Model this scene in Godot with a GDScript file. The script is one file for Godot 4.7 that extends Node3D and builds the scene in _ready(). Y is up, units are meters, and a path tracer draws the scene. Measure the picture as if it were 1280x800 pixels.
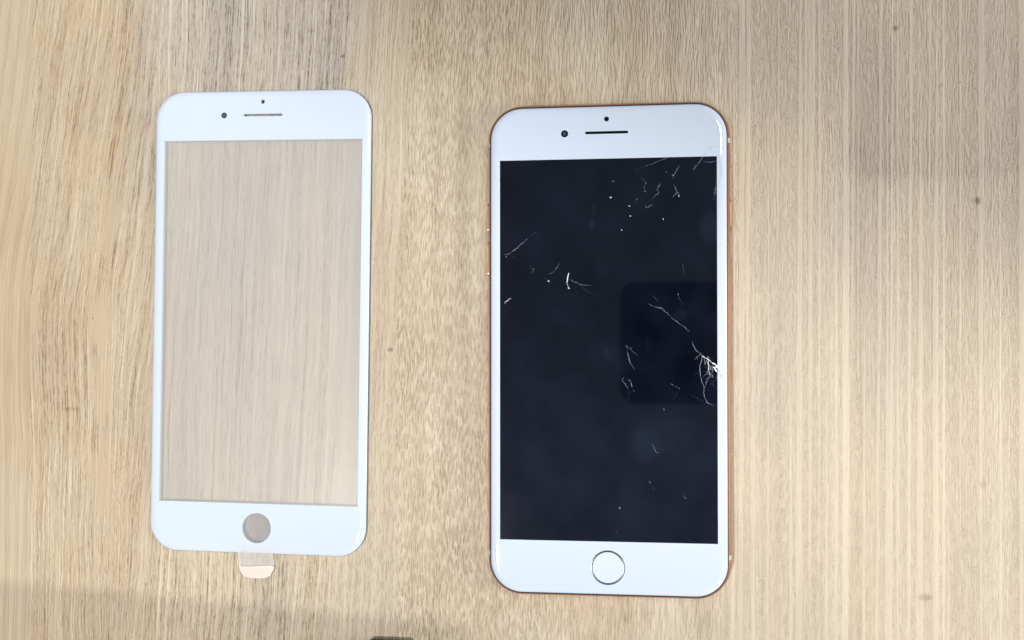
extends Node3D
# Everything is measured in millimetres and built at real size: MM turns millimetres into metres.
const MM := 0.001

var mats := {}


func _ready() -> void:
	camera_and_light()
	make_materials()
	table_top()
	cracked_phone()
	replacement_glass()
	dark_piece()
	lamps()
	filming_phone()


# ---------------------------------------------------------------- camera, air, exposure
func camera_and_light() -> void:
	var cam := Camera3D.new()
	cam.name = "camera"
	cam.projection = Camera3D.PROJECTION_FRUSTUM
	cam.near = 0.01
	cam.far = 20.0
	cam.size = cam.near * 800.0 / 950.0
	cam.frustum_offset = Vector2(-100.0 / 950.0, 10.0 / 950.0) * cam.near
	var x := Vector3(0.99629846, -0.08596117, 0.0)
	var z := Vector3(0.08595763, 0.99625744, 0.00907742)
	x = (x - z * x.dot(z)).normalized()
	cam.transform = Transform3D(Basis(x, z.cross(x).normalized(), z.normalized()), Vector3(21.3926, 247.9421, 2.2591) * MM)
	add_child(cam)
	cam.make_current()
	var env := Environment.new()
	env.background_mode = Environment.BG_COLOR
	env.background_color = Color(0.17, 0.19, 0.24).linear_to_srgb()
	env.tonemap_mode = Environment.TONE_MAPPER_LINEAR
	env.tonemap_exposure = 0.97
	env.sdfgi_enabled = true
	env.ssao_enabled = true
	env.ssil_enabled = true
	var we := WorldEnvironment.new()
	we.name = "environment"
	we.environment = env
	add_child(we)


# ---------------------------------------------------------------- helpers
func lin(r: float, g: float, b: float) -> Color:
	return Color(r, g, b).linear_to_srgb()


func mat(called: String, albedo: Color, rough: float, metal := 0.0) -> StandardMaterial3D:
	var m := StandardMaterial3D.new()
	m.resource_name = called
	m.albedo_color = albedo
	m.roughness = rough
	m.metallic = metal
	mats[called] = m
	return m


func begin() -> SurfaceTool:
	var st := SurfaceTool.new()
	st.begin(Mesh.PRIMITIVE_TRIANGLES)
	st.set_smooth_group(-1)
	return st


func part(called: String, st: SurfaceTool, material: String, parent: Node3D) -> MeshInstance3D:
	st.index()
	st.generate_normals()
	var o := MeshInstance3D.new()
	o.name = called
	o.mesh = st.commit()
	o.material_override = mats[material]
	parent.add_child(o, true)
	return o


func thing(called: String, label: String, category: String, at := Vector3.ZERO, turn := 0.0) -> Node3D:
	var o := Node3D.new()
	o.name = called
	o.position = at * MM
	o.rotation.y = turn
	o.set_meta("label", label)
	o.set_meta("category", category)
	add_child(o, true)
	return o


func tri(st: SurfaceTool, a: Vector3, b: Vector3, c: Vector3, out: Vector3) -> void:
	# front faces run clockwise: turn the triangle so that it faces «out»
	if (b - a).cross(c - a).dot(out) > 0.0:
		var k := b
		b = c
		c = k
	for v in [a, b, c]:
		st.add_vertex(v * MM)


func quad(st: SurfaceTool, a: Vector3, b: Vector3, c: Vector3, d: Vector3, out: Vector3) -> void:
	tri(st, a, b, c, out)
	tri(st, a, c, d, out)


func rounded(hw: float, hh: float, r: float, n := 14) -> PackedVector2Array:
	var p := PackedVector2Array()
	for k in 4:
		var cx: float = [hw - r, -hw + r, -hw + r, hw - r][k]
		var cy: float = [hh - r, hh - r, -hh + r, -hh + r][k]
		for i in n + 1:
			var a := (k + float(i) / n) * PI / 2
			p.append(Vector2(cx + cos(a) * r, cy + sin(a) * r))
	return p


func circle(c: Vector2, r: float, n := 40) -> PackedVector2Array:
	var p := PackedVector2Array()
	for i in n:
		p.append(c + Vector2.from_angle(TAU * i / n) * r)
	return p


func capsule(a: Vector2, b: Vector2, r: float, n := 8) -> PackedVector2Array:
	var p := PackedVector2Array()
	var t := (b - a).angle()
	for i in n + 1:
		p.append(b + Vector2.from_angle(t - PI / 2 + PI * i / n) * r)
	for i in n + 1:
		p.append(a + Vector2.from_angle(t + PI / 2 + PI * i / n) * r)
	return p


func up3(p: Vector2, y: float) -> Vector3:
	return Vector3(p.x, y, p.y)


# walls between two loops of the same number of points
func wall(st: SurfaceTool, lo: PackedVector2Array, ylo: float, hi: PackedVector2Array, yhi: float, outward := 1.0) -> void:
	var mid := Vector2.ZERO
	for p in lo:
		mid += p / lo.size()
	for i in lo.size():
		var j := (i + 1) % lo.size()
		var a := up3(lo[i], ylo)
		var b := up3(lo[j], ylo)
		var c := up3(hi[j], yhi)
		var d := up3(hi[i], yhi)
		var n := (b - a).cross(d - a) if a.distance_to(b) > 1e-5 else (c - a).cross(d - a)
		var away := up3((lo[i] + lo[j]) / 2 - mid, 0.0) + Vector3(0, 1e-4, 0)
		if absf(n.normalized().y) > 0.98:
			away = Vector3.UP
		if n.dot(away) * outward < 0:
			n = -n
		quad(st, a, b, c, d, n)


# a flat face with holes, cut in halves along x = 0 so that holes on that line open into the halves
func flat(st: SurfaceTool, outline: PackedVector2Array, holes: Array, y: float, out := Vector3.UP) -> void:
	for half in [-1.0, 1.0]:
		var box := PackedVector2Array([Vector2(0, -500), Vector2(500 * half, -500), Vector2(500 * half, 500), Vector2(0, 500)])
		var pieces: Array = Geometry2D.intersect_polygons(outline, box) if holes.size() else ([outline] if half > 0 else [])
		for h in holes:
			var next := []
			for p in pieces:
				next.append_array(Geometry2D.clip_polygons(p, h))
			pieces = next
		for p in pieces:
			var t := Geometry2D.triangulate_polygon(p)
			for k in range(0, t.size(), 3):
				tri(st, up3(p[t[k]], y), up3(p[t[k + 1]], y), up3(p[t[k + 2]], y), out)


# loft of rounded rectangles: profile holds (inset, y) from the bottom up
func loft(st: SurfaceTool, hw: float, hh: float, r: float, profile: Array) -> void:
	for k in profile.size() - 1:
		var a: Vector2 = profile[k]
		var b: Vector2 = profile[k + 1]
		wall(st, rounded(hw - a.x, hh - a.x, maxf(0.2, r - a.x)), a.y, rounded(hw - b.x, hh - b.x, maxf(0.2, r - b.x)), b.y)


# the curved edge of a cover glass: quarter of an ellipse that runs from (inset0, ylo) up to a flat top
func edge_curve(inset0: float, ylo: float, yhi: float, reach: float, n := 12) -> Array:
	var p := []
	for i in n + 1:
		var a := PI / 2 * i / n
		p.append(Vector2(inset0 + reach * (1.0 - cos(a)), ylo + (yhi - ylo) * sin(a)))
	p.append(Vector2(inset0 + reach + 0.15, yhi))
	return p


func plate(outline: PackedVector2Array, ylo: float, yhi: float) -> SurfaceTool:
	var st := begin()
	st.set_smooth_group(-1)
	flat(st, outline, [], yhi)
	flat(st, outline, [], ylo, Vector3.DOWN)
	wall(st, outline, ylo, outline, yhi)
	return st


# ---------------------------------------------------------------- materials
func make_materials() -> void:
	mat("white_ink", Color8(208, 220, 238), 0.03)
	mat("button_white", Color8(210, 222, 241), 0.12)
	mat("gold", Color8(200, 154, 122), 0.2, 1.0)
	mat("gold_bright", Color8(190, 146, 116), 0.4, 1.0)
	mat("antenna", Color8(196, 184, 170), 0.45)
	mat("gasket", Color8(62, 58, 62), 0.5)
	mat("black_hole", Color8(8, 10, 16), 0.8).metallic_specular = 0.2
	mat("lens_black", Color8(10, 12, 20), 0.05)
	mat("lens_grey", Color8(70, 82, 100), 0.1)
	mat("ring_metal", Color8(84, 84, 90), 0.22, 1.0)
	mat("crack", Color8(128, 136, 156), 0.35)
	mat("crack_bright", Color8(235, 238, 245), 0.3)
	mat("crack_grey", Color8(168, 174, 186), 0.4)
	mat("crack_faint", Color8(62, 70, 92), 0.4)
	var gf := mat("grey_film", Color8(168, 170, 176, 130), 0.3)
	gf.transparency = BaseMaterial3D.TRANSPARENCY_ALPHA
	mat("rim", Color8(112, 116, 130), 0.6)
	var frost := mat("frosted_plastic", Color8(226, 224, 218, 44), 0.45)  # see-through, so the unseen box casts only a weak shadow
	frost.transparency = BaseMaterial3D.TRANSPARENCY_ALPHA
	mat("navy", Color8(22, 26, 46), 0.35)
	mat("phone_black", Color8(12, 12, 14), 0.3)
	mat("housing", Color8(200, 200, 200), 0.5)
	var pane := mat("hazy_pane", Color8(216, 215, 212, 108), 0.3)
	pane.transparency = BaseMaterial3D.TRANSPARENCY_ALPHA
	var film := mat("clear_film", Color(0.93, 0.93, 0.92, 0.26), 0.3)
	film.transparency = BaseMaterial3D.TRANSPARENCY_ALPHA
	film.cull_mode = BaseMaterial3D.CULL_DISABLED
	var tip := mat("white_film", Color8(232, 224, 212, 205), 0.4)
	tip.transparency = BaseMaterial3D.TRANSPARENCY_ALPHA
	var d := mat("display", Color.WHITE, 0.045)
	d.albedo_texture = display_texture()


func display_texture() -> ImageTexture:
	# a dark panel with greasy smears and finger marks on it
	var w := 512
	var h := 896
	var im := Image.create(w, h, false, Image.FORMAT_RGB8)
	var n := FastNoiseLite.new()
	n.seed = 11
	n.frequency = 0.006
	n.fractal_octaves = 3
	var marks := [[-4.3, -44.6, 0.9, 2.2, 0.30], [-5.1, -39.8, 0.9, 1.8, 0.34], [31.9, -38.8, 3.2, 6.0, 0.32], [22.9, -10.9, 2.4, 2.2, 0.22], [12.8, -2.2, 1.4, 2.6, 0.16], [-0.4, 1.3, 1.2, 1.6, 0.24], [-9.0, 9.0, 4.0, 2.5, 0.14], [12.0, 29.5, 5.5, 7.0, 0.2], [3.8, 50.0, 0.5, 0.7, 0.7], [-2, -26, 3, 4, 0.12]]
	for j in h:
		for i in w:
			var x := (float(i) / w - 0.5) * 69.0
			var y := (float(j) / h - 0.5) * 121.6
			var t := 0.25 + 0.3 * n.get_noise_2d(i, j) + clampf((y - 8.0) / 60.0, 0.0, 0.25)
			for m in marks:
				var q := Vector2((x - m[0]) / m[2], (y - m[1]) / m[3]).length()
				t += m[4] * (1.0 - smoothstep(0.6, 1.15, q))
			t = clampf(t, 0.0, 1.0)
			im.set_pixel(i, j, Color8(int(lerpf(4, 30, t)), int(lerpf(10, 37, t)), int(lerpf(20, 52, t))))
	return ImageTexture.create_from_image(im)


# ---------------------------------------------------------------- the wooden table top
const TEX_X0 := -235.0
const TEX_Z0 := -140.0
const TEX_W := 400.0
const TEX_H := 272.0
const PX := 5.0
var rows_color := []
var rows_height := []
var nz := []


func noise(s: int, octaves := 1) -> FastNoiseLite:
	var n := FastNoiseLite.new()
	n.seed = s
	n.frequency = 1.0
	n.noise_type = FastNoiseLite.TYPE_SIMPLEX
	n.fractal_type = FastNoiseLite.FRACTAL_FBM if octaves > 1 else FastNoiseLite.FRACTAL_NONE
	n.fractal_octaves = octaves
	return n


func wood_row(j: int) -> void:
	var w := int(TEX_W * PX)
	var col := PackedByteArray()
	col.resize(w * 3)
	var hgt := PackedByteArray()
	hgt.resize(w)
	var z := TEX_Z0 + (j + 0.5) / PX
	var fine: FastNoiseLite = nz[0]
	var two: FastNoiseLite = nz[1]
	var three: FastNoiseLite = nz[2]
	var wide: FastNoiseLite = nz[3]
	var edge := -65.5 + maxf(0.0, -z) * 0.052 + 0.3 * fine.get_noise_2d(3.0, z * 0.1)
	for i in w:
		var x := TEX_X0 + (i + 0.5) / PX
		var dark := 0.0   # 0 pale, 1 dark
		var red := 0.0    # towards reddish brown
		var grey := 0.0
		var h := 0.55
		var tone := wide.get_noise_2d(x * 0.02, z * 0.008)
		var weave := 2.2 * fine.get_noise_2d(x * 0.9, z * 0.03 + 500.0)
		if x + weave * 0.6 < edge:
			# cathedral figure in the strip on the left, leaning straight lines further right
			var share := smoothstep(-150.6, -151.4, x)   # 1 in the figured strip
			var top := minf(0.0, z + 12.0)
			var low := maxf(0.0, z + 12.0)
			var bend := 1.0 * wide.get_noise_2d(x * 0.02, z * 0.012)
			var s := x + 0.05 * z + bend
			var dx := x + 171.0 + 0.14 * top + bend
			var u := dx + 0.10 * low * smoothstep(-2.0, 12.0, dx)
			var fib_u := lerpf(s, u, share)
			var line := two.get_noise_2d(fib_u * 0.30, 7.0 + z * 0.003) * 0.6 + two.get_noise_2d(fib_u * 0.85, 90.0 + z * 0.006) * 0.4
			var fib := fine.get_noise_2d(fib_u * 1.25, z * 0.05)
			var dash := three.get_noise_2d(fib_u * 1.25, z * 0.14)
			var lobe := 0.0
			for zb in [-24.0, 9.0, 34.0, 66.0]:
				if z < zb and z > zb - 30.0:
					var reach: float = 4.6 * sqrt(minf(1.0, (zb - z) / 14.0))
					lobe = maxf(lobe, (1.0 - smoothstep(0.55, 1.15, absf(dx + 0.5 * fine.get_noise_2d(x * 0.7, z * 0.2)) / maxf(0.3, reach))) * smoothstep(zb - 30.0, zb - 14.0, z))
			lobe *= share
			var long := smoothstep(0.22, 0.5, two.get_noise_2d(fib_u * lerpf(1.05, 0.8, share), 40.0 + z * 0.008)) + 0.7 * smoothstep(0.3, 0.5, two.get_noise_2d(fib_u * 2.1, 140.0 + z * 0.012))
			var pore := smoothstep(0.28 - 0.40 * line + 0.5 * lobe, 0.54 - 0.32 * line + 0.4 * lobe, dash)
			dark = lerpf(0.24, 0.28, share) + lerpf(0.17, 0.13, share) * line * (1.0 - lobe) + 0.12 * fib * (1.0 - 0.6 * lobe) + lerpf(0.25, 0.19, share) * pore + lerpf(0.18, 0.13, share) * long * (1.0 - lobe) * (0.6 + 0.8 * smoothstep(-0.5, 0.5, fib))
			var pale := smoothstep(0.3, 0.5, fine.get_noise_2d(fib_u * 0.75, 300.0 + z * 0.012))
			dark -= 0.20 * pale * (1.0 - lobe)
			grey = lerpf(0.55 + 0.3 * tone - 0.5 * smoothstep(-70.0, 40.0, z), 0.0, smoothstep(-150.0, -168.0, x))
			red = 0.12 * share + 0.30 * share * smoothstep(0.0, 0.5, wide.get_noise_2d(x * 0.05, z * 0.02 + 11.0)) + 0.2 * lobe
			if x < -197.0 + 0.8 * fine.get_noise_2d(5.0, z * 0.07):
				dark = 0.30 + 0.10 * fib + 0.14 * line
				red = 0.2 + 0.3 * tone
				pore *= 0.2
			grey = lerpf(grey, 0.12, smoothstep(-92.0, -66.0, x + 4.0 * fib))
			var quiet := smoothstep(-90.0, -82.0, x + 0.05 * z)
			dark = lerpf(dark, 0.20 + 0.40 * (dark - 0.24), quiet * 0.75)
			h = 0.6 - 0.3 * pore - 0.08 * line + 0.2 * pale
		elif x + weave < 43.0:
			# close short pores, like pressed dashes
			var mid := smoothstep(-40.0, 10.0, x)
			var lean := x + 0.02 * z + 0.7 * wide.get_noise_2d(x * 0.06, z * 0.03)
			var dash2 := three.get_noise_2d(lean * lerpf(1.15, 1.4, mid), z * lerpf(0.14, 0.07, mid))
			var dash3 := two.get_noise_2d(lean * 2.2, z * 0.22 + 60.0)
			var line2 := two.get_noise_2d(lean * 0.16, 50.0 + z * 0.006)
			var fib2 := fine.get_noise_2d(lean * 1.5, z * 0.05)
			var strength := 0.75 + 0.5 * wide.get_noise_2d(x * 0.04, z * 0.02 + 70.0)
			var p2 := smoothstep(0.0, 0.42, dash2) * 0.75 + smoothstep(0.15, 0.55, dash3) * 0.45
			dark = 0.15 + 0.42 * p2 * lerpf(1.0, 0.75, mid) * strength + 0.10 * line2 + 0.12 * fib2 - 0.12 * smoothstep(0.2, 0.7, -dash2)
			red = 0.22 + 0.3 * tone
			grey = 0.12 + 0.12 * smoothstep(0.0, 40.0, x)
			h = 0.75 - 0.6 * p2
		else:
			# straight stripes with rays across them
			var s3 := x + 0.004 * z
			var band := two.get_noise_2d(s3 * 0.13, 21.0) * 0.6 + two.get_noise_2d(s3 * 0.36, 33.0) * 0.4
			var thin := smoothstep(0.34, 0.55, two.get_noise_2d(s3 * 0.42, 14.0 + z * 0.0015))
			var mask := smoothstep(-0.25, 0.3, two.get_noise_2d(s3 * 0.14, 70.0 + z * 0.008))
			var slant := 0.5 * two.get_noise_2d(s3 * 0.07, 130.0) + 0.4 * wide.get_noise_2d(x * 0.05, z * 0.05)
			var zz := z + slant * x
			var patch := smoothstep(-0.45, 0.1, two.get_noise_2d(s3 * 0.30, z * 0.13 + 60.0)) * lerpf(0.45, 1.0, mask)
			var hor := smoothstep(0.05, 0.5, two.get_noise_2d(s3 * 0.30, zz * 0.85)) * 0.7 + smoothstep(0.15, 0.5, two.get_noise_2d(s3 * 0.5, zz * 1.5 + 400.0)) * 0.45
			var ver := smoothstep(0.1, 0.5, two.get_noise_2d(s3 * 1.3, z * 0.16 + 200.0)) * 0.7 + smoothstep(0.15, 0.5, fine.get_noise_2d(s3 * 2.4, z * 0.06)) * 0.5
			var fib3 := fine.get_noise_2d(s3 * 1.7, z * 0.03 + 20.0)
			var hatch := lerpf(ver, hor * 1.15 + ver * 0.3, patch) * (1.0 - 0.7 * thin)
			dark = 0.12 + 0.10 * band + 0.22 * hatch + 0.10 * fib3 - 0.11 * thin
			red = 0.14
			h = 0.6 - 0.4 * hatch + 0.12 * thin + 0.1 * fib3
			grey = maxf(0.0, 0.24 + 0.2 * tone)
		dark += 0.10 * tone + 0.05 * fine.get_noise_2d(x * 3.0, z * 1.5)
		# seams between the veneer strips
		var seam := maxf(exp(-pow((x - edge) / 0.25, 2.0)) * smoothstep(0.0, 0.4, fine.get_noise_2d(1.0, z * 0.12)), exp(-pow((x - 43.0) / 0.2, 2.0)) * 0.35)
		dark += 0.22 * seam
		h -= 0.2 * seam
		for k in knots:
			var q := Vector2((x - k[0]) / k[2], (z - k[1]) / k[3]).length()
			if q < 1.6:
				dark += (1.0 - smoothstep(0.45, 1.5, q + 0.5 * fine.get_noise_2d(x * 1.5, z * 1.5))) * k[4] * 0.75
		dark = 0.28 + (dark - 0.28) * (0.68 if dark < 0.7 else 1.0)
		dark = clampf(dark, 0.0, 1.25)
		red = clampf(red, 0.0, 1.0)
		grey = clampf(grey, 0.0, 1.0)
		# pale to dark, in sRGB
		var r := lerpf(0.838, 0.492, dark)
		var gg := lerpf(0.789, 0.400, dark)
		var b := lerpf(0.692, 0.298, dark)
		r += 0.008 * red
		gg -= 0.024 * red
		b -= 0.045 * red
		var m := (r + gg + b) / 3.0
		if x > 43.0:
			b += 0.008 * (1.0 - red)
		r = lerpf(r, m + 0.008, grey * 0.75)
		gg = lerpf(gg, m, grey * 0.75)
		b = lerpf(b, m - 0.008, grey * 0.75)
		col[i * 3] = int(clampf(r, 0.0, 1.0) * 255.0)
		col[i * 3 + 1] = int(clampf(gg, 0.0, 1.0) * 255.0)
		col[i * 3 + 2] = int(clampf(b, 0.0, 1.0) * 255.0)
		hgt[i] = int(clampf(h, 0.0, 1.0) * 255.0)
	rows_color[j] = col
	rows_height[j] = hgt


# specks and small knots: x, z, radius across, radius along, depth
var knots := [[96.9, -95.2, 0.9, 0.9, 0.9], [88.3, -88.5, 0.5, 1.0, 0.5], [121.6, -39.9, 1.0, 1.2, 0.8], [110.5, -76.6, 0.5, 0.6, 0.5], [116.5, -77.4, 0.4, 0.4, 0.6], [-67.8, 7.2, 0.9, 0.7, 0.7], [105.1, 84.9, 2.0, 1.0, 0.5], [-84.7, -92.0, 0.5, 0.5, 0.8], [-95.5, -101.0, 1.2, 0.7, 0.35], [-154.0, 88.0, 0.5, 0.5, 0.5], [-174.0, -3.5, 0.35, 0.35, 0.6], [-182.0, 28.0, 3.0, 0.6, 0.3], [123.0, 49.0, 1.0, 1.3, 0.35], [17.0, -82.0, 0.4, 0.4, 0.5]]


func table_top() -> void:
	var w := int(TEX_W * PX)
	var hh := int(TEX_H * PX)
	nz = [noise(1, 2), noise(2), noise(3, 2), noise(4, 3)]
	rows_color.resize(hh)
	rows_height.resize(hh)
	var id := WorkerThreadPool.add_group_task(wood_row, hh)
	WorkerThreadPool.wait_for_group_task_completion(id)
	var c := PackedByteArray()
	var e := PackedByteArray()
	for j in hh:
		c.append_array(rows_color[j])
		e.append_array(rows_height[j])
	rows_color.clear()
	rows_height.clear()
	var m := mat("veneer", Color.WHITE, 0.5)
	m.albedo_texture = ImageTexture.create_from_image(Image.create_from_data(w, hh, false, Image.FORMAT_RGB8, c))
	m.heightmap_enabled = true
	m.heightmap_scale = 0.028
	m.heightmap_texture = ImageTexture.create_from_image(Image.create_from_data(w, hh, false, Image.FORMAT_L8, e))
	m.metallic_specular = 0.45
	mat("table_edge", lin(0.32, 0.24, 0.15), 0.5)
	# one slab; the veneer's figure is mirrored from leaf to leaf beyond the part in view
	var st := begin()
	st.set_smooth_group(-1)
	for a in range(-1, 2):
		for b in range(-1, 2):
			var x0 := TEX_X0 + a * TEX_W
			var z0 := TEX_Z0 + b * TEX_H
			var u0 := 0.0 if a == 0 else 1.0
			var v0 := 0.0 if b == 0 else 1.0
			var p := [Vector3(x0, 0, z0), Vector3(x0 + TEX_W, 0, z0), Vector3(x0 + TEX_W, 0, z0 + TEX_H), Vector3(x0, 0, z0 + TEX_H)]
			var uv := [Vector2(u0, v0), Vector2(1 - u0, v0), Vector2(1 - u0, 1 - v0), Vector2(u0, 1 - v0)]
			for k in [0, 1, 2, 0, 2, 3]:
				st.set_uv(uv[k])
				st.set_normal(Vector3.UP)
				st.add_vertex(p[k] * MM)
	var top := MeshInstance3D.new()
	top.name = "table_top"
	top.mesh = st.commit()
	top.material_override = m
	top.set_meta("kind", "structure")
	top.set_meta("label", "pale brown wood grain table top under the phone and the loose glass")
	top.set_meta("category", "table top")
	add_child(top, true)
	var s2 := begin()
	var o := PackedVector2Array([Vector2(TEX_X0 - TEX_W, TEX_Z0 - TEX_H), Vector2(TEX_X0 + 2 * TEX_W, TEX_Z0 - TEX_H), Vector2(TEX_X0 + 2 * TEX_W, TEX_Z0 + 2 * TEX_H), Vector2(TEX_X0 - TEX_W, TEX_Z0 + 2 * TEX_H)])
	wall(s2, o, -25.0, o, -0.02)
	flat(s2, o, [], -25.0, Vector3.DOWN)
	part("table_core", s2, "table_edge", top)


# ---------------------------------------------------------------- the phone with the cracked screen
func cracked_phone() -> void:
	var t := thing("smartphone", "white fronted gold phone with cracked black screen and round home button", "smartphone", Vector3(5.5684, 0, 6.9408), 0.0015)
	# body
	var prof := [Vector2(3.2, 0.0)]
	for i in 25:
		var a := -PI / 2 + PI * i / 24.0
		prof.append(Vector2(0.0 + 2.6 * (1.0 - pow(maxf(0.0, cos(a)), 0.8)), 3.4 + 3.4 * sin(a)))
	var body := []
	for v in prof:
		if v.y <= 6.52:
			body.append(v)
	var hw := 39.05
	var hh := 79.1
	var st := begin()
	st.set_smooth_group(0)
	loft(st, hw, hh, 11.4, body)
	st.set_smooth_group(-1)
	var last: Vector2 = body[-1]
	flat(st, rounded(hw - last.x, hh - last.x, 11.4 - last.x), [], last.y)
	flat(st, rounded(hw - 3.2, hh - 3.2, 8.2), [], 0.0, Vector3.DOWN)
	var frame := part("frame", st, "gold", t)
	# antenna bands: short pale inlays across both long sides near the corners
	for sx in [-1.0, 1.0]:
		for sz in [-66.0, 65.4]:
			var s := begin()
			s.set_smooth_group(0)
			for k in body.size() - 1:
				var a2 := Vector3(sx * (hw + 0.05 - body[k].x), body[k].y, sz)
				var b2 := Vector3(sx * (hw + 0.05 - body[k + 1].x), body[k + 1].y, sz)
				var dz := Vector3(0, 0, 0.75)
				quad(s, a2 - dz, b2 - dz, b2 + dz, a2 + dz, Vector3(sx, (b2.x - a2.x) * -sx / maxf(0.01, b2.y - a2.y), 0))
			part("antenna_band", s, "antenna", frame)
	# buttons
	for b in [[-1.0, -42.8, 4.9], [-1.0, -29.5, 5.8], [1.0, -42.9, 4.9]]:
		var c := capsule(Vector2(b[1] - b[2] + 1.2, 3.7), Vector2(b[1] + b[2] - 1.2, 3.7), 1.2)
		var s := begin()
		s.set_smooth_group(-1)
		var sx2: float = b[0]
		var rim := capsule(Vector2(b[1] - b[2] + 1.2, 3.7), Vector2(b[1] + b[2] - 1.2, 3.7), 1.0)
		for i in c.size():
			var j := (i + 1) % c.size()
			var q := [Vector3(sx2 * 38.8, c[i].y, c[i].x), Vector3(sx2 * 38.8, c[j].y, c[j].x), Vector3(sx2 * 39.12, c[j].y, c[j].x), Vector3(sx2 * 39.12, c[i].y, c[i].x)]
			var w := Vector3(0, (c[i].y + c[j].y) / 2 - 3.7, clampf((c[i].x + c[j].x) / 2 - b[1], -1.0, 1.0) * (1.0 if absf((c[i].x + c[j].x) / 2 - b[1]) > b[2] - 1.3 else 0.0))
			quad(s, q[0], q[1], q[2], q[3], w)
			quad(s, q[3], q[2], Vector3(sx2 * 39.2, rim[j].y, rim[j].x), Vector3(sx2 * 39.2, rim[i].y, rim[i].x), w + Vector3(sx2, 0, 0))
			tri(s, Vector3(sx2 * 39.2, 3.7, b[1]), Vector3(sx2 * 39.2, rim[i].y, rim[i].x), Vector3(sx2 * 39.2, rim[j].y, rim[j].x), Vector3(sx2, 0, 0))
		part("side_button", s, "gold_bright", frame)
	# gasket between metal and glass, darkened for the shade along the frame
	st = begin()
	st.set_smooth_group(0)
	loft(st, 37.95, 77.95, 10.4, [Vector2(0.0, 6.3), Vector2(0.0, 6.62), Vector2(0.5, 6.66)])
	part("gasket", st, "gasket", t)
	# cover glass: white border with a window for the display
	var gw := 37.6
	var gh := 77.55
	var gr := 10.0
	var curve := edge_curve(0.0, 6.5, 7.5, 2.4)
	var win := PackedVector2Array([Vector2(-34.55, -60.7), Vector2(34.5, -60.7), Vector2(34.5, 60.7), Vector2(-34.55, 60.7)])
	var home := circle(Vector2(0, 68.9), 5.45, 56)
	st = begin()
	st.set_smooth_group(0)
	loft(st, gw, gh, gr, curve)
	st.set_smooth_group(-1)
	flat(st, rounded(gw - 2.55, gh - 2.55, gr - 2.55), [win, home], 7.5)
	wall(st, win, 7.2, win, 7.5, -1.0)
	var glass := part("front_glass", st, "white_ink", t)
	# display, with coordinates for its smears
	st = begin()
	st.set_smooth_group(-1)
	for k in [0, 1, 2, 0, 2, 3]:
		st.set_uv(Vector2(win[k].x / 69.05 + 0.5, win[k].y / 121.4 + 0.5))
		st.add_vertex(up3(win[k] * 1.0005, 7.485) * MM)
	part("display", st, "display", t)
	# slot, sensor, camera
	var ear := plate(capsule(Vector2(-6.6, -69.0), Vector2(6.3, -69.0), 0.42), 7.2, 7.515)
	part("earpiece_slot", ear, "black_hole", t)
	part("proximity_sensor", plate(circle(Vector2(-0.18, -73.3), 0.78, 28), 7.2, 7.515), "black_hole", t)
	var fc := part("front_camera", plate(circle(Vector2(-13.6, -68.9), 1.15, 32), 7.2, 7.515), "lens_black", t)
	part("lens", plate(circle(Vector2(-13.6, -68.9), 0.5, 24), 7.3, 7.525), "lens_grey", fc)
	# home button: slightly dished white disc in a metal ring
	st = begin()
	st.set_smooth_group(0)
	var last_r := 0.0
	for r in [1.5, 3.0, 4.2, 4.7, 4.87]:
		var y0: float = 7.40 + 0.075 * pow(last_r / 5.02, 2.0)
		var y1: float = 7.40 + 0.075 * pow(r / 5.02, 2.0)
		if last_r == 0.0:
			var c0 := circle(Vector2(0, 68.9), r, 56)
			for i in 56:
				tri(st, Vector3(0, y0, 68.9), up3(c0[i], y1), up3(c0[(i + 1) % 56], y1), Vector3.UP)
		else:
			wall_up(st, circle(Vector2(0, 68.9), last_r, 56), y0, circle(Vector2(0, 68.9), r, 56), y1)
		last_r = r
	var button := part("home_button", st, "button_white", t)
	st = begin()
	st.set_smooth_group(0)
	var ring := [Vector2(4.84, 7.38), Vector2(4.88, 7.49), Vector2(4.98, 7.53), Vector2(5.34, 7.53), Vector2(5.43, 7.50), Vector2(5.45, 7.40)]
	for k in ring.size() - 1:
		wall_up(st, circle(Vector2(0, 68.9), ring[k].x, 56), ring[k].y, circle(Vector2(0, 68.9), ring[k + 1].x, 56), ring[k + 1].y)
	part("metal_ring", st, "ring_metal", button)
	cracks(glass)


func wall_up(st: SurfaceTool, a: PackedVector2Array, ya: float, b: PackedVector2Array, yb: float) -> void:
	for i in a.size():
		var j := (i + 1) % a.size()
		quad(st, up3(a[i], ya), up3(a[j], ya), up3(b[j], yb), up3(b[i], yb), Vector3.UP)


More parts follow.
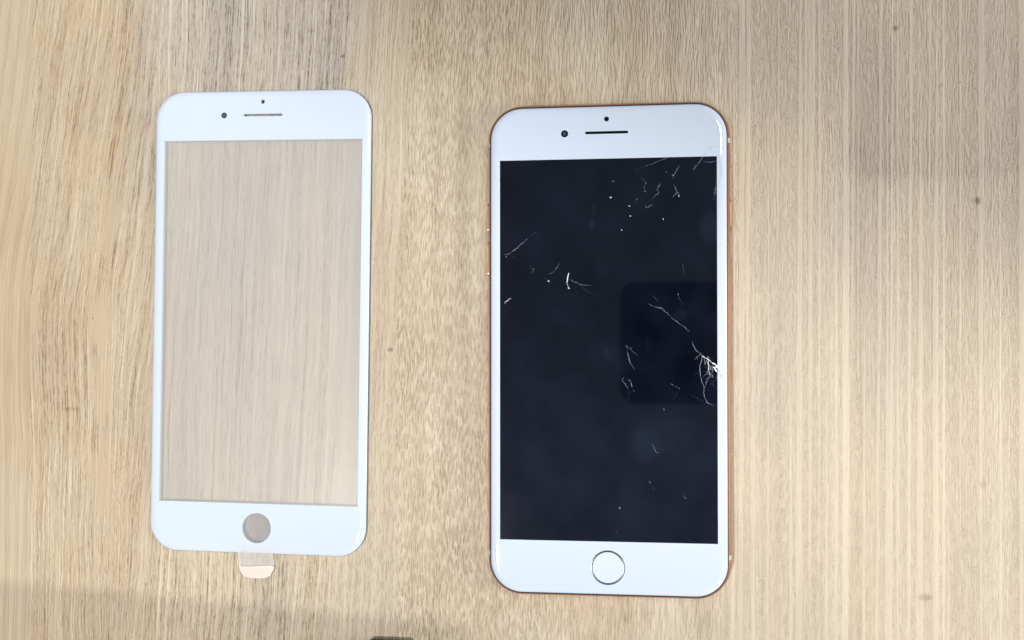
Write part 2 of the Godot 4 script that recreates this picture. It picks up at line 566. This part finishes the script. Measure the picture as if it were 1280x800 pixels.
# a crack is a low ridge of splintered glass that runs along a jagged line and thins out
func crack(glass: Node3D, rng: RandomNumberGenerator, line: Array, width: float, look := "crack") -> void:
	var pts: Array[Vector2] = []
	for k in range(0, line.size(), 2):
		pts.append(Vector2(line[k], line[k + 1]))
	var fine: Array[Vector2] = []
	for k in pts.size() - 1:
		var n := maxi(2, int(pts[k].distance_to(pts[k + 1]) / 0.55))
		var side := (pts[k + 1] - pts[k]).orthogonal().normalized()
		for i in n:
			var p := pts[k].lerp(pts[k + 1], float(i) / n)
			fine.append(p + side * (rng.randf_range(-0.16, 0.16) if i else 0.0))
	fine.append(pts[-1])
	var st := begin()
	st.set_smooth_group(-1)
	for k in fine.size() - 1:
		var t := float(k) / maxf(1.0, fine.size() - 1)
		if rng.randf() < 0.08 and fine.size() > 5:
			continue   # the ridge breaks off here
		var wa := width * 0.54 * rng.randf_range(0.35, 1.0) * (0.45 + 0.55 * sin(PI * clampf(t + 0.12, 0.0, 1.0)))
		var d := (fine[k + 1] - fine[k])
		var s := d.orthogonal().normalized() * wa * 0.5
		var a := fine[k]
		var b := fine[k + 1] + d * 0.08
		var y := 7.502
		var hgt := 0.02 + 0.035 * rng.randf()
		var la := up3(a + s, y)
		var lb := up3(b + s * 0.7, y)
		var ra := up3(a - s, y)
		var rb := up3(b - s * 0.7, y)
		var ma := up3(a, y + hgt)
		var mb := up3(b, y + hgt)
		quad(st, la, lb, mb, ma, Vector3.UP)
		quad(st, ra, rb, mb, ma, Vector3.UP)
		tri(st, la, ra, ma, up3(-d, 0))
		tri(st, lb, rb, mb, up3(d, 0))
	# hair-thin splinters that leave the line sideways
	for k in fine.size():
		if look == "crack_faint" or rng.randf() > 0.16:
			continue
		var dir := Vector2.from_angle(rng.randf() * TAU)
		var far := fine[k] + dir * rng.randf_range(0.5, 1.5)
		var sd := dir.orthogonal() * 0.05
		tri(st, up3(fine[k] + sd, 7.502), up3(fine[k] - sd, 7.502), up3(far, 7.515), Vector3.UP)
	part("crack", st, look, glass)


func chip(glass: Node3D, rng: RandomNumberGenerator, x: float, z: float, r: float, look := "crack_bright") -> void:
	var st := begin()
	st.set_smooth_group(-1)
	var n := 6
	for i in n:
		var a := Vector2.from_angle(TAU * i / n) * r * (0.6 + 0.4 * sin(i * 2.3 + x))
		var b := Vector2.from_angle(TAU * (i + 1) / n) * r * (0.6 + 0.4 * sin(((i + 1) % n) * 2.3 + x))
		tri(st, Vector3(x, 7.55, z), up3(a + Vector2(x, z), 7.503), up3(b + Vector2(x, z), 7.503), Vector3.UP)
	part("glass_chip", st, look, glass)


func cracks(glass: Node3D) -> void:
	var rng := RandomNumberGenerator.new()
	rng.seed = 5
	# upper right corner
	crack(glass, rng, [8.4, -56.6, 12.4, -58.0], 0.22, "crack_faint")
	crack(glass, rng, [12.4, -58.0, 16.4, -59.7, 20.4, -60.9], 0.3)
	crack(glass, rng, [27.1, -56.6, 29.0, -58.9, 30.9, -61.6], 0.5)
	crack(glass, rng, [30.0, -59.0, 32.4, -58.8, 34.3, -59.2], 0.32)
	crack(glass, rng, [34.3, -52.7, 34.0, -50.1, 33.6, -47.4], 0.32)
	crack(glass, rng, [33.7, -63.8, 35.3, -63.9, 36.8, -62.7], 0.4, "crack_grey")
	crack(glass, rng, [30.9, -61.6, 32.2, -63.1, 34.0, -64.6], 0.35, "crack_grey")
	crack(glass, rng, [35.4, -60.0, 36.1, -55.8, 35.2, -52.0], 0.3, "crack_grey")
	crack(glass, rng, [34.6, 6.2, 35.9, 8.8, 36.8, 10.0], 0.35, "crack_grey")
	# crushed glass round the impact at the right edge
	for k in 22:
		var from := Vector2(33.9, 5.2) + Vector2(rng.randf_range(-3.2, 0.3), rng.randf_range(-2.6, 4.5))
		var to := from + Vector2.from_angle(rng.randf_range(1.2, 3.4)) * rng.randf_range(0.8, 2.6)
		if to.x < 34.4:
			crack(glass, rng, [from.x, from.y, to.x, to.y], rng.randf_range(0.14, 0.34), ["crack", "crack", "crack_faint", "crack_bright"][k % 4])
	crack(glass, rng, [20.7, -54.0, 21.6, -56.0, 22.7, -58.0], 0.32)
	crack(glass, rng, [11.0, -54.2, 12.4, -52.8, 11.6, -51.2, 12.6, -49.5], 0.28)
	crack(glass, rng, [16.7, -52.4, 15.7, -50.7, 16.4, -49.7, 14.2, -47.7], 0.3)
	crack(glass, rng, [21.1, -52.0, 21.7, -50.6, 22.2, -49.6, 22.8, -48.6], 0.42)
	crack(glass, rng, [20.4, -48.0, 22.0, -49.6], 0.32)
	crack(glass, rng, [12.4, -44.8, 13.4, -45.4, 14.4, -45.7], 0.42)
	# left edge
	crack(glass, rng, [-33.3, -30.4, -30.9, -31.1], 0.3)
	crack(glass, rng, [-30.9, -31.1, -28.4, -33.1, -25.7, -35.5], 0.45)
	crack(glass, rng, [-25.7, -35.5, -23.1, -37.5, -21.9, -36.1], 0.25, "crack_faint")
	crack(glass, rng, [-31.0, -30.3, -28.6, -28.9], 0.22, "crack_faint")
	crack(glass, rng, [-32.9, -15.3, -30.9, -16.5], 0.5, "crack_bright")
	crack(glass, rng, [-24.9, -26.8, -23.5, -25.6, -24.5, -24.6], 0.26)
	crack(glass, rng, [-15.3, -27.6, -16.5, -25.8, -17.8, -24.4], 0.32)
	crack(glass, rng, [-20.8, -23.5, -19.0, -22.1], 0.22, "crack_faint")
	# the small impact on the left
	crack(glass, rng, [-12.3, -24.4, -12.7, -22.9, -12.9, -21.4], 1.1, "crack_bright")
	crack(glass, rng, [-12.9, -21.2, -12.3, -19.4], 0.5, "crack_bright")
	crack(glass, rng, [-11.9, -22.4, -8.8, -20.8, -4.7, -20.3], 0.36)
	crack(glass, rng, [-8.8, -20.8, -6.7, -18.7, -3.7, -17.3], 0.28, "crack_faint")
	# right half
	crack(glass, rng, [23.6, -27.5, 24.4, -23.0], 0.26, "crack_faint")
	crack(glass, rng, [14.4, -17.3, 16.0, -15.1], 0.3)
	crack(glass, rng, [13.9, -13.9, 17.4, -13.0, 20.1, -10.2], 0.34)
	crack(glass, rng, [20.1, -10.2, 23.2, -7.8, 25.9, -5.8], 0.42)
	crack(glass, rng, [22.2, -17.8, 22.5, -16.4, 23.9, -13.6], 0.28, "crack_faint")
	crack(glass, rng, [26.6, -2.6, 27.6, -0.1, 29.7, 1.9], 0.5)
	crack(glass, rng, [29.7, 1.9, 32.1, 3.3, 34.3, 5.4], 0.6, "crack_bright")
	crack(glass, rng, [29.7, 1.9, 29.0, 5.4, 29.3, 8.8, 30.2, 11.6], 0.6)
	crack(glass, rng, [30.2, 11.6, 30.3, 14.0, 31.0, 16.4, 33.4, 17.6], 0.42)
	crack(glass, rng, [31.7, 3.0, 31.7, 6.4, 32.2, 8.1], 0.7, "crack_bright")
	crack(glass, rng, [32.2, 8.1, 31.0, 10.2, 30.3, 11.9], 0.35)
	crack(glass, rng, [29.7, 1.2, 27.3, 3.0], 0.28)
	crack(glass, rng, [29.0, 6.8, 27.3, 8.0], 0.24, "crack_faint")
	crack(glass, rng, [32.4, 9.5, 34.1, 12.9], 0.26, "crack_faint")
	crack(glass, rng, [32.9, 4.2, 34.2, 5.0, 34.3, 7.0], 1.4, "crack_bright")
	crack(glass, rng, [33.2, 5.4, 34.2, 6.9], 1.2, "crack_bright")
	crack(glass, rng, [30.4, 2.6, 30.7, 5.0], 0.4)
	crack(glass, rng, [34.3, 5.6, 35.8, 9.0], 0.2)
	crack(glass, rng, [5.7, -1.5, 7.6, 0.2, 9.5, 1.9], 0.28)
	crack(glass, rng, [5.9, -1.2, 6.9, 3.3, 9.0, 7.2], 0.36)
	crack(glass, rng, [4.6, 9.6, 6.6, 12.4], 0.36)
	crack(glass, rng, [7.1, 9.6, 8.5, 13.2], 0.5)
	crack(glass, rng, [6.9, 13.1, 6.4, 16.5], 0.22, "crack_faint")
	crack(glass, rng, [20.4, 10.9, 22.8, 12.4], 0.36)
	crack(glass, rng, [22.8, 12.6, 20.7, 15.4], 0.22, "crack_faint")
	crack(glass, rng, [26.2, 14.2, 30.7, 16.7], 0.22, "crack_faint")
	# lower part
	crack(glass, rng, [14.1, 29.7, 14.7, 30.8, 15.4, 32.5], 0.36)
	crack(glass, rng, [13.3, 41.7, 14.7, 44.3], 0.26, "crack_faint")
	crack(glass, rng, [23.7, 45.7, 24.6, 46.7], 0.28)
	crack(glass, rng, [32.6, 54.6, 33.6, 56.3], 0.24, "crack_faint")
	crack(glass, rng, [25.1, 59.2, 26.1, 60.6], 0.26, "crack_faint")
	crack(glass, rng, [3.0, 56.6, 2.2, 59.4], 0.22, "crack_faint")
	for c in [[1.1, -48.3, 0.5], [7.0, -45.5, 0.42], [7.3, -42.3, 0.42], [4.6, -37.9, 0.42], [17.7, -41.2, 0.42], [9.3, -47.5, 0.3], [18.7, -56.1, 0.35], [20.7, -55.0, 0.4], [22.6, -48.4, 0.45], [-18.8, -21.9, 0.55], [-32.5, -29.9, 0.4], [-12.3, -19.6, 0.5], [17.8, 18.8, 0.4], [16.4, -51.6, 0.4], [22.3, -17.4, 0.4]]:
		chip(glass, rng, c[0], c[1], c[2] * 0.8, "crack_bright" if c[2] > 0.41 else "crack")
	chip(glass, rng, 3.8, 50.0, 0.45, "crack")
	chip(glass, rng, 1.9, -53.4, 0.3, "crack")
	chip(glass, rng, 13.3, 41.7, 0.3, "crack")


# ---------------------------------------------------------------- the new glass that lies beside it
func replacement_glass() -> void:
	var t := thing("replacement_screen_glass", "loose white bordered cover glass with a see-through window and empty button hole", "screen glass", Vector3(-112.9298, 0, -2.2975), -0.010923)
	var gw := 38.0
	var gh := 78.4
	var gr := 9.8
	var win := PackedVector2Array([Vector2(-34.65, -61.5), Vector2(35.25, -61.5), Vector2(35.25, 61.5), Vector2(-34.65, 61.5)])
	var home := circle(Vector2(0.2, 69.75), 5.05, 56)
	var slot := capsule(Vector2(-6.2, -70.0), Vector2(6.9, -70.0), 0.4)
	var sensor := circle(Vector2(0.26, -74.5), 0.74, 28)
	var st := begin()
	st.set_smooth_group(0)
	loft(st, gw, gh, gr, [Vector2(0.9, 0.62), Vector2(0.3, 0.64), Vector2(0.1, 0.7)] + edge_curve(0.0, 0.75, 1.6, 2.4))
	st.set_smooth_group(-1)
	flat(st, rounded(gw - 2.55, gh - 2.55, gr - 2.55), [win, home, slot, sensor], 1.6)
	flat(st, rounded(gw - 0.9, gh - 0.9, gr - 0.9), [win, home, slot, sensor], 0.62, Vector3.DOWN)
	for h in [win, home, slot, sensor]:
		wall(st, h, 0.62, h, 1.6, -1.0)
	part("white_border", st, "white_ink", t)
	# dark rim under the border, its tone also stands in for contact shade
	st = begin()
	var inner := rounded(gw - 1.6, gh - 1.6, gr - 1.6)
	wall(st, rounded(gw + 0.12, gh + 0.12, gr), 0.0, rounded(gw + 0.12, gh + 0.12, gr), 0.6)
	flat(st, rounded(gw + 0.12, gh + 0.12, gr), [inner], 0.6)
	wall(st, inner, 0.0, inner, 0.6, -1.0)
	part("dark_rim", st, "rim", t)
	st = begin()
	flat(st, inner, [win, home, slot, sensor], 0.55, Vector3.DOWN)
	for h in [win, home]:
		wall(st, h, 0.05, h, 0.6, -1.0)
	part("backing_ink", st, "rim", t)
	st = begin()
	flat(st, PackedVector2Array([win[0] * 0.9995, win[1] * 0.9995, win[2] * 0.9995, win[3] * 0.9995]), [], 1.5)
	part("window_pane", st, "hazy_pane", t)
	st = begin()
	flat(st, circle(Vector2(0.2, 69.75), 5.04, 56), [], 1.35)
	part("film_over_button_hole", st, "grey_film", t)
	part("camera_window", plate(circle(Vector2(-13.37, -70.0), 1.02, 32), 1.2, 1.615), "lens_grey", t)
	# pull tab of the protective film: lies on the border and droops over the edge
	for k in 2:
		st = begin()
		st.set_smooth_group(0)
		var rows := 9
		for side in [1.0, -1.0]:
			for j in rows:
				var pr := []
				for e in 2:
					var v := float(j + e) / rows
					var z := lerpf(76.0, 80.2, v) if k == 0 else lerpf(80.2, 86.7, v)
					pr.append(z)
				for i in 10:
					var q := []
					for c in [[i, 0], [i + 1, 0], [i + 1, 1], [i, 1]]:
						var u: float = c[0] / 10.0 * 2.0 - 1.0
						var z: float = pr[c[1]]
						var cut := 1.0 - 0.5 * u - 0.3 * u * u   # the line where the clear part ends
						if k == 0:
							z = lerpf(76.0, 82.8 - 0.6 * u + 0.5 * u * u * u, (z - 76.0) / 4.2)
						else:
							z = lerpf(82.8 - 0.6 * u + 0.5 * u * u * u + 0.02, 86.8 - 3.2 * (1.0 - sqrt(maxf(0.0, 1.0 - pow(absf(u), 3.0)))), (z - 80.2) / 6.5)
						var y := 1.66 - 0.9 * smoothstep(77.5, 82.0, z) + 0.25 * smoothstep(83.0, 87.0, z) + (0.03 if side > 0 else 0.0)
						q.append(Vector3(u * 6.15, y, z))
					quad(st, q[0], q[1], q[2], q[3], Vector3(0, side, 0))
		part("pull_tab" if k == 0 else "tab_tip", st, "clear_film" if k == 0 else "white_film", t)


# ---------------------------------------------------------------- what peeks in at the bottom
func dark_piece() -> void:
	var t := thing("plastic_piece", "dark navy piece just poking in at the bottom edge of the table view", "plastic piece", Vector3(-67.6, 0, 129.9), 0.0)
	var st := begin()
	st.set_smooth_group(0)
	loft(st, 7.4, 26.0, 1.6, [Vector2(0.4, 0.0), Vector2(0.0, 0.5), Vector2(0.0, 3.0), Vector2(0.15, 3.6), Vector2(0.6, 4.0), Vector2(0.8, 4.0)])
	st.set_smooth_group(-1)
	flat(st, rounded(6.6, 25.2, 0.8), [], 4.0)
	flat(st, rounded(7.0, 25.6, 1.2), [], 0.0, Vector3.DOWN)
	part("body", st, "navy", t)
	part("rib", plate(rounded(4.5, 22.0, 0.8), 4.0, 4.3), "navy", t)


# ---------------------------------------------------------------- the lamps out of view
func lamp(label: String, at: Vector3, aim: Vector3, size: Vector2, energy: float, tint: Color) -> void:
	var t := thing("unseen_lamp", label, "lamp", at)
	t.look_at_from_position(at * MM, aim * MM, Vector3(0, 0, -1))
	var hx := size.x / 2.0
	var hy := size.y / 2.0
	var st := begin()
	box(st, Vector3(-hx - 10, -hy - 10, 0), Vector3(hx + 10, hy + 10, 30))
	part("housing", st, "housing", t)
	st = begin()
	box(st, Vector3(-hx, -hy, -4), Vector3(hx, hy, -0.5))
	part("diffuser", st, "lamp_glow", t)
	var a := AreaLight3D.new()
	a.name = "lamp_light"
	a.area_size = size * MM
	a.light_energy = energy
	a.light_color = tint
	a.shadow_enabled = true
	a.position = Vector3(0, 0, -8) * MM
	a.area_range = 8.0
	t.add_child(a)


func lamps() -> void:
	var glow := mat("lamp_glow", Color(1, 1, 1), 0.6)
	glow.emission_enabled = true
	glow.emission = Color(1.0, 0.98, 0.95)
	glow.emission_energy_multiplier = 3.0
	lamp("unseen square lamp placed to light the table from the back right", Vector3(400, 1150, -440), Vector3(0, 0, 0), Vector2(180, 180), 0.50, Color(1.0, 0.985, 0.955))  # out of view, placed to light the table from behind
	lamp("unseen small high lamp placed to light the table from the front left", Vector3(-880, 3000, 1000), Vector3(0, 0, 0), Vector2(120, 120), 8.8, Color(1.0, 0.985, 0.96))  # out of view, placed as the main light from the front left
	lamp("unseen upright light panel placed to light the phone side and table from the right", Vector3(950, 380, 90), Vector3(40, 0, 10), Vector2(420, 420), 0.62, Color(1.0, 0.985, 0.955))  # out of view, placed to light the gold side of the phone
	# unseen board, placed in the front left lamp beam to shade the back right
	var from := Vector2(-880, 1000)
	var board := PackedVector2Array()
	for p in [Vector2(-95, -108), Vector2(165, 6), Vector2(175, -150), Vector2(-95, -150)]:
		board.append(p.lerp(from, 0.4))
	var bd := thing("unseen_shade_board", "unseen thin board placed in the beam of the front left lamp to shade the table", "board")
	var sd := plate(board, 1200.0, 1212.0)
	part("panel", sd, "housing", bd)
	# unseen box, placed beside the view to shade the near edge of the table
	var bx := thing("unseen_shade_box", "unseen frosted plastic box placed below the bottom left of the view to shade the table", "box", Vector3(-205, 0, 155), -0.06)
	var sb := begin()
	sb.set_smooth_group(0)
	loft(sb, 135.0, 35.0, 4.0, [Vector2(1.0, 0.0), Vector2(0.0, 1.0), Vector2(0.0, 99.0), Vector2(1.0, 100.0), Vector2(1.5, 100.0)])
	sb.set_smooth_group(-1)
	flat(sb, rounded(133.5, 33.5, 2.5), [], 100.0)
	part("body", sb, "frosted_plastic", bx)
	# a strip of small lamps along the back of the bench, seen as dashes on the glass edges
	var bulb := mat("led_glow", Color(1, 1, 1), 0.5)
	bulb.emission_enabled = true
	bulb.emission = Color(0.95, 0.98, 1.0)
	bulb.emission_energy_multiplier = 24.0
	var strip := thing("led_strip_lamp", "strip of small white lamps along the back of the table", "lamp", Vector3(-60, 430, -560))
	var st := begin()
	st.set_smooth_group(-1)
	box(st, Vector3(-420, -6, -3), Vector3(420, 6, 0))
	part("backing", st, "housing", strip)
	for k in 44:
		if k in [3, 4, 9, 15, 16, 22, 23, 24, 25, 31, 36, 37]:
			continue
		st = begin()
		st.set_smooth_group(-1)
		var x := -410.0 + 19.0 * k
		box(st, Vector3(x - 3.5, -4.0, 0.2), Vector3(x + 3.5, 4.0, 2.0))
		part("lamp_bead", st, "led_glow", strip)


func box(st: SurfaceTool, a: Vector3, b: Vector3) -> void:
	var p := [Vector3(a.x, a.y, a.z), Vector3(b.x, a.y, a.z), Vector3(b.x, b.y, a.z), Vector3(a.x, b.y, a.z), Vector3(a.x, a.y, b.z), Vector3(b.x, a.y, b.z), Vector3(b.x, b.y, b.z), Vector3(a.x, b.y, b.z)]
	quad(st, p[0], p[1], p[2], p[3], Vector3(0, 0, -1))
	quad(st, p[4], p[5], p[6], p[7], Vector3(0, 0, 1))
	quad(st, p[0], p[1], p[5], p[4], Vector3(0, -1, 0))
	quad(st, p[3], p[2], p[6], p[7], Vector3(0, 1, 0))
	quad(st, p[0], p[3], p[7], p[4], Vector3(-1, 0, 0))
	quad(st, p[1], p[2], p[6], p[5], Vector3(1, 0, 0))


# ---------------------------------------------------------------- the phone that takes the picture, mirrored in the dark screen
func filming_phone() -> void:
	var t := thing("camera_phone", "dark phone held above the table, mirrored in the cracked black screen", "smartphone", Vector3(21.4 - 24.0 + 79.0, 254.0, 2.3 + 5.0))
	var st := begin()
	st.set_smooth_group(0)
	loft(st, 79.0, 39.0, 9.0, [Vector2(1.5, 0.0), Vector2(0.4, 0.6), Vector2(0.0, 2.0), Vector2(0.0, 6.0), Vector2(0.4, 7.4), Vector2(1.5, 8.0)])
	st.set_smooth_group(-1)
	flat(st, rounded(77.5, 37.5, 7.5), [], 8.0)
	flat(st, rounded(77.5, 37.5, 7.5), [], 0.0, Vector3.DOWN)
	part("body", st, "phone_black", t)
	part("camera_bump", plate(rounded(5.0, 5.0, 4.9), -1.0, 0.0), "lens_black", t).position = Vector3(-79 + 24, 0, -5) * MM
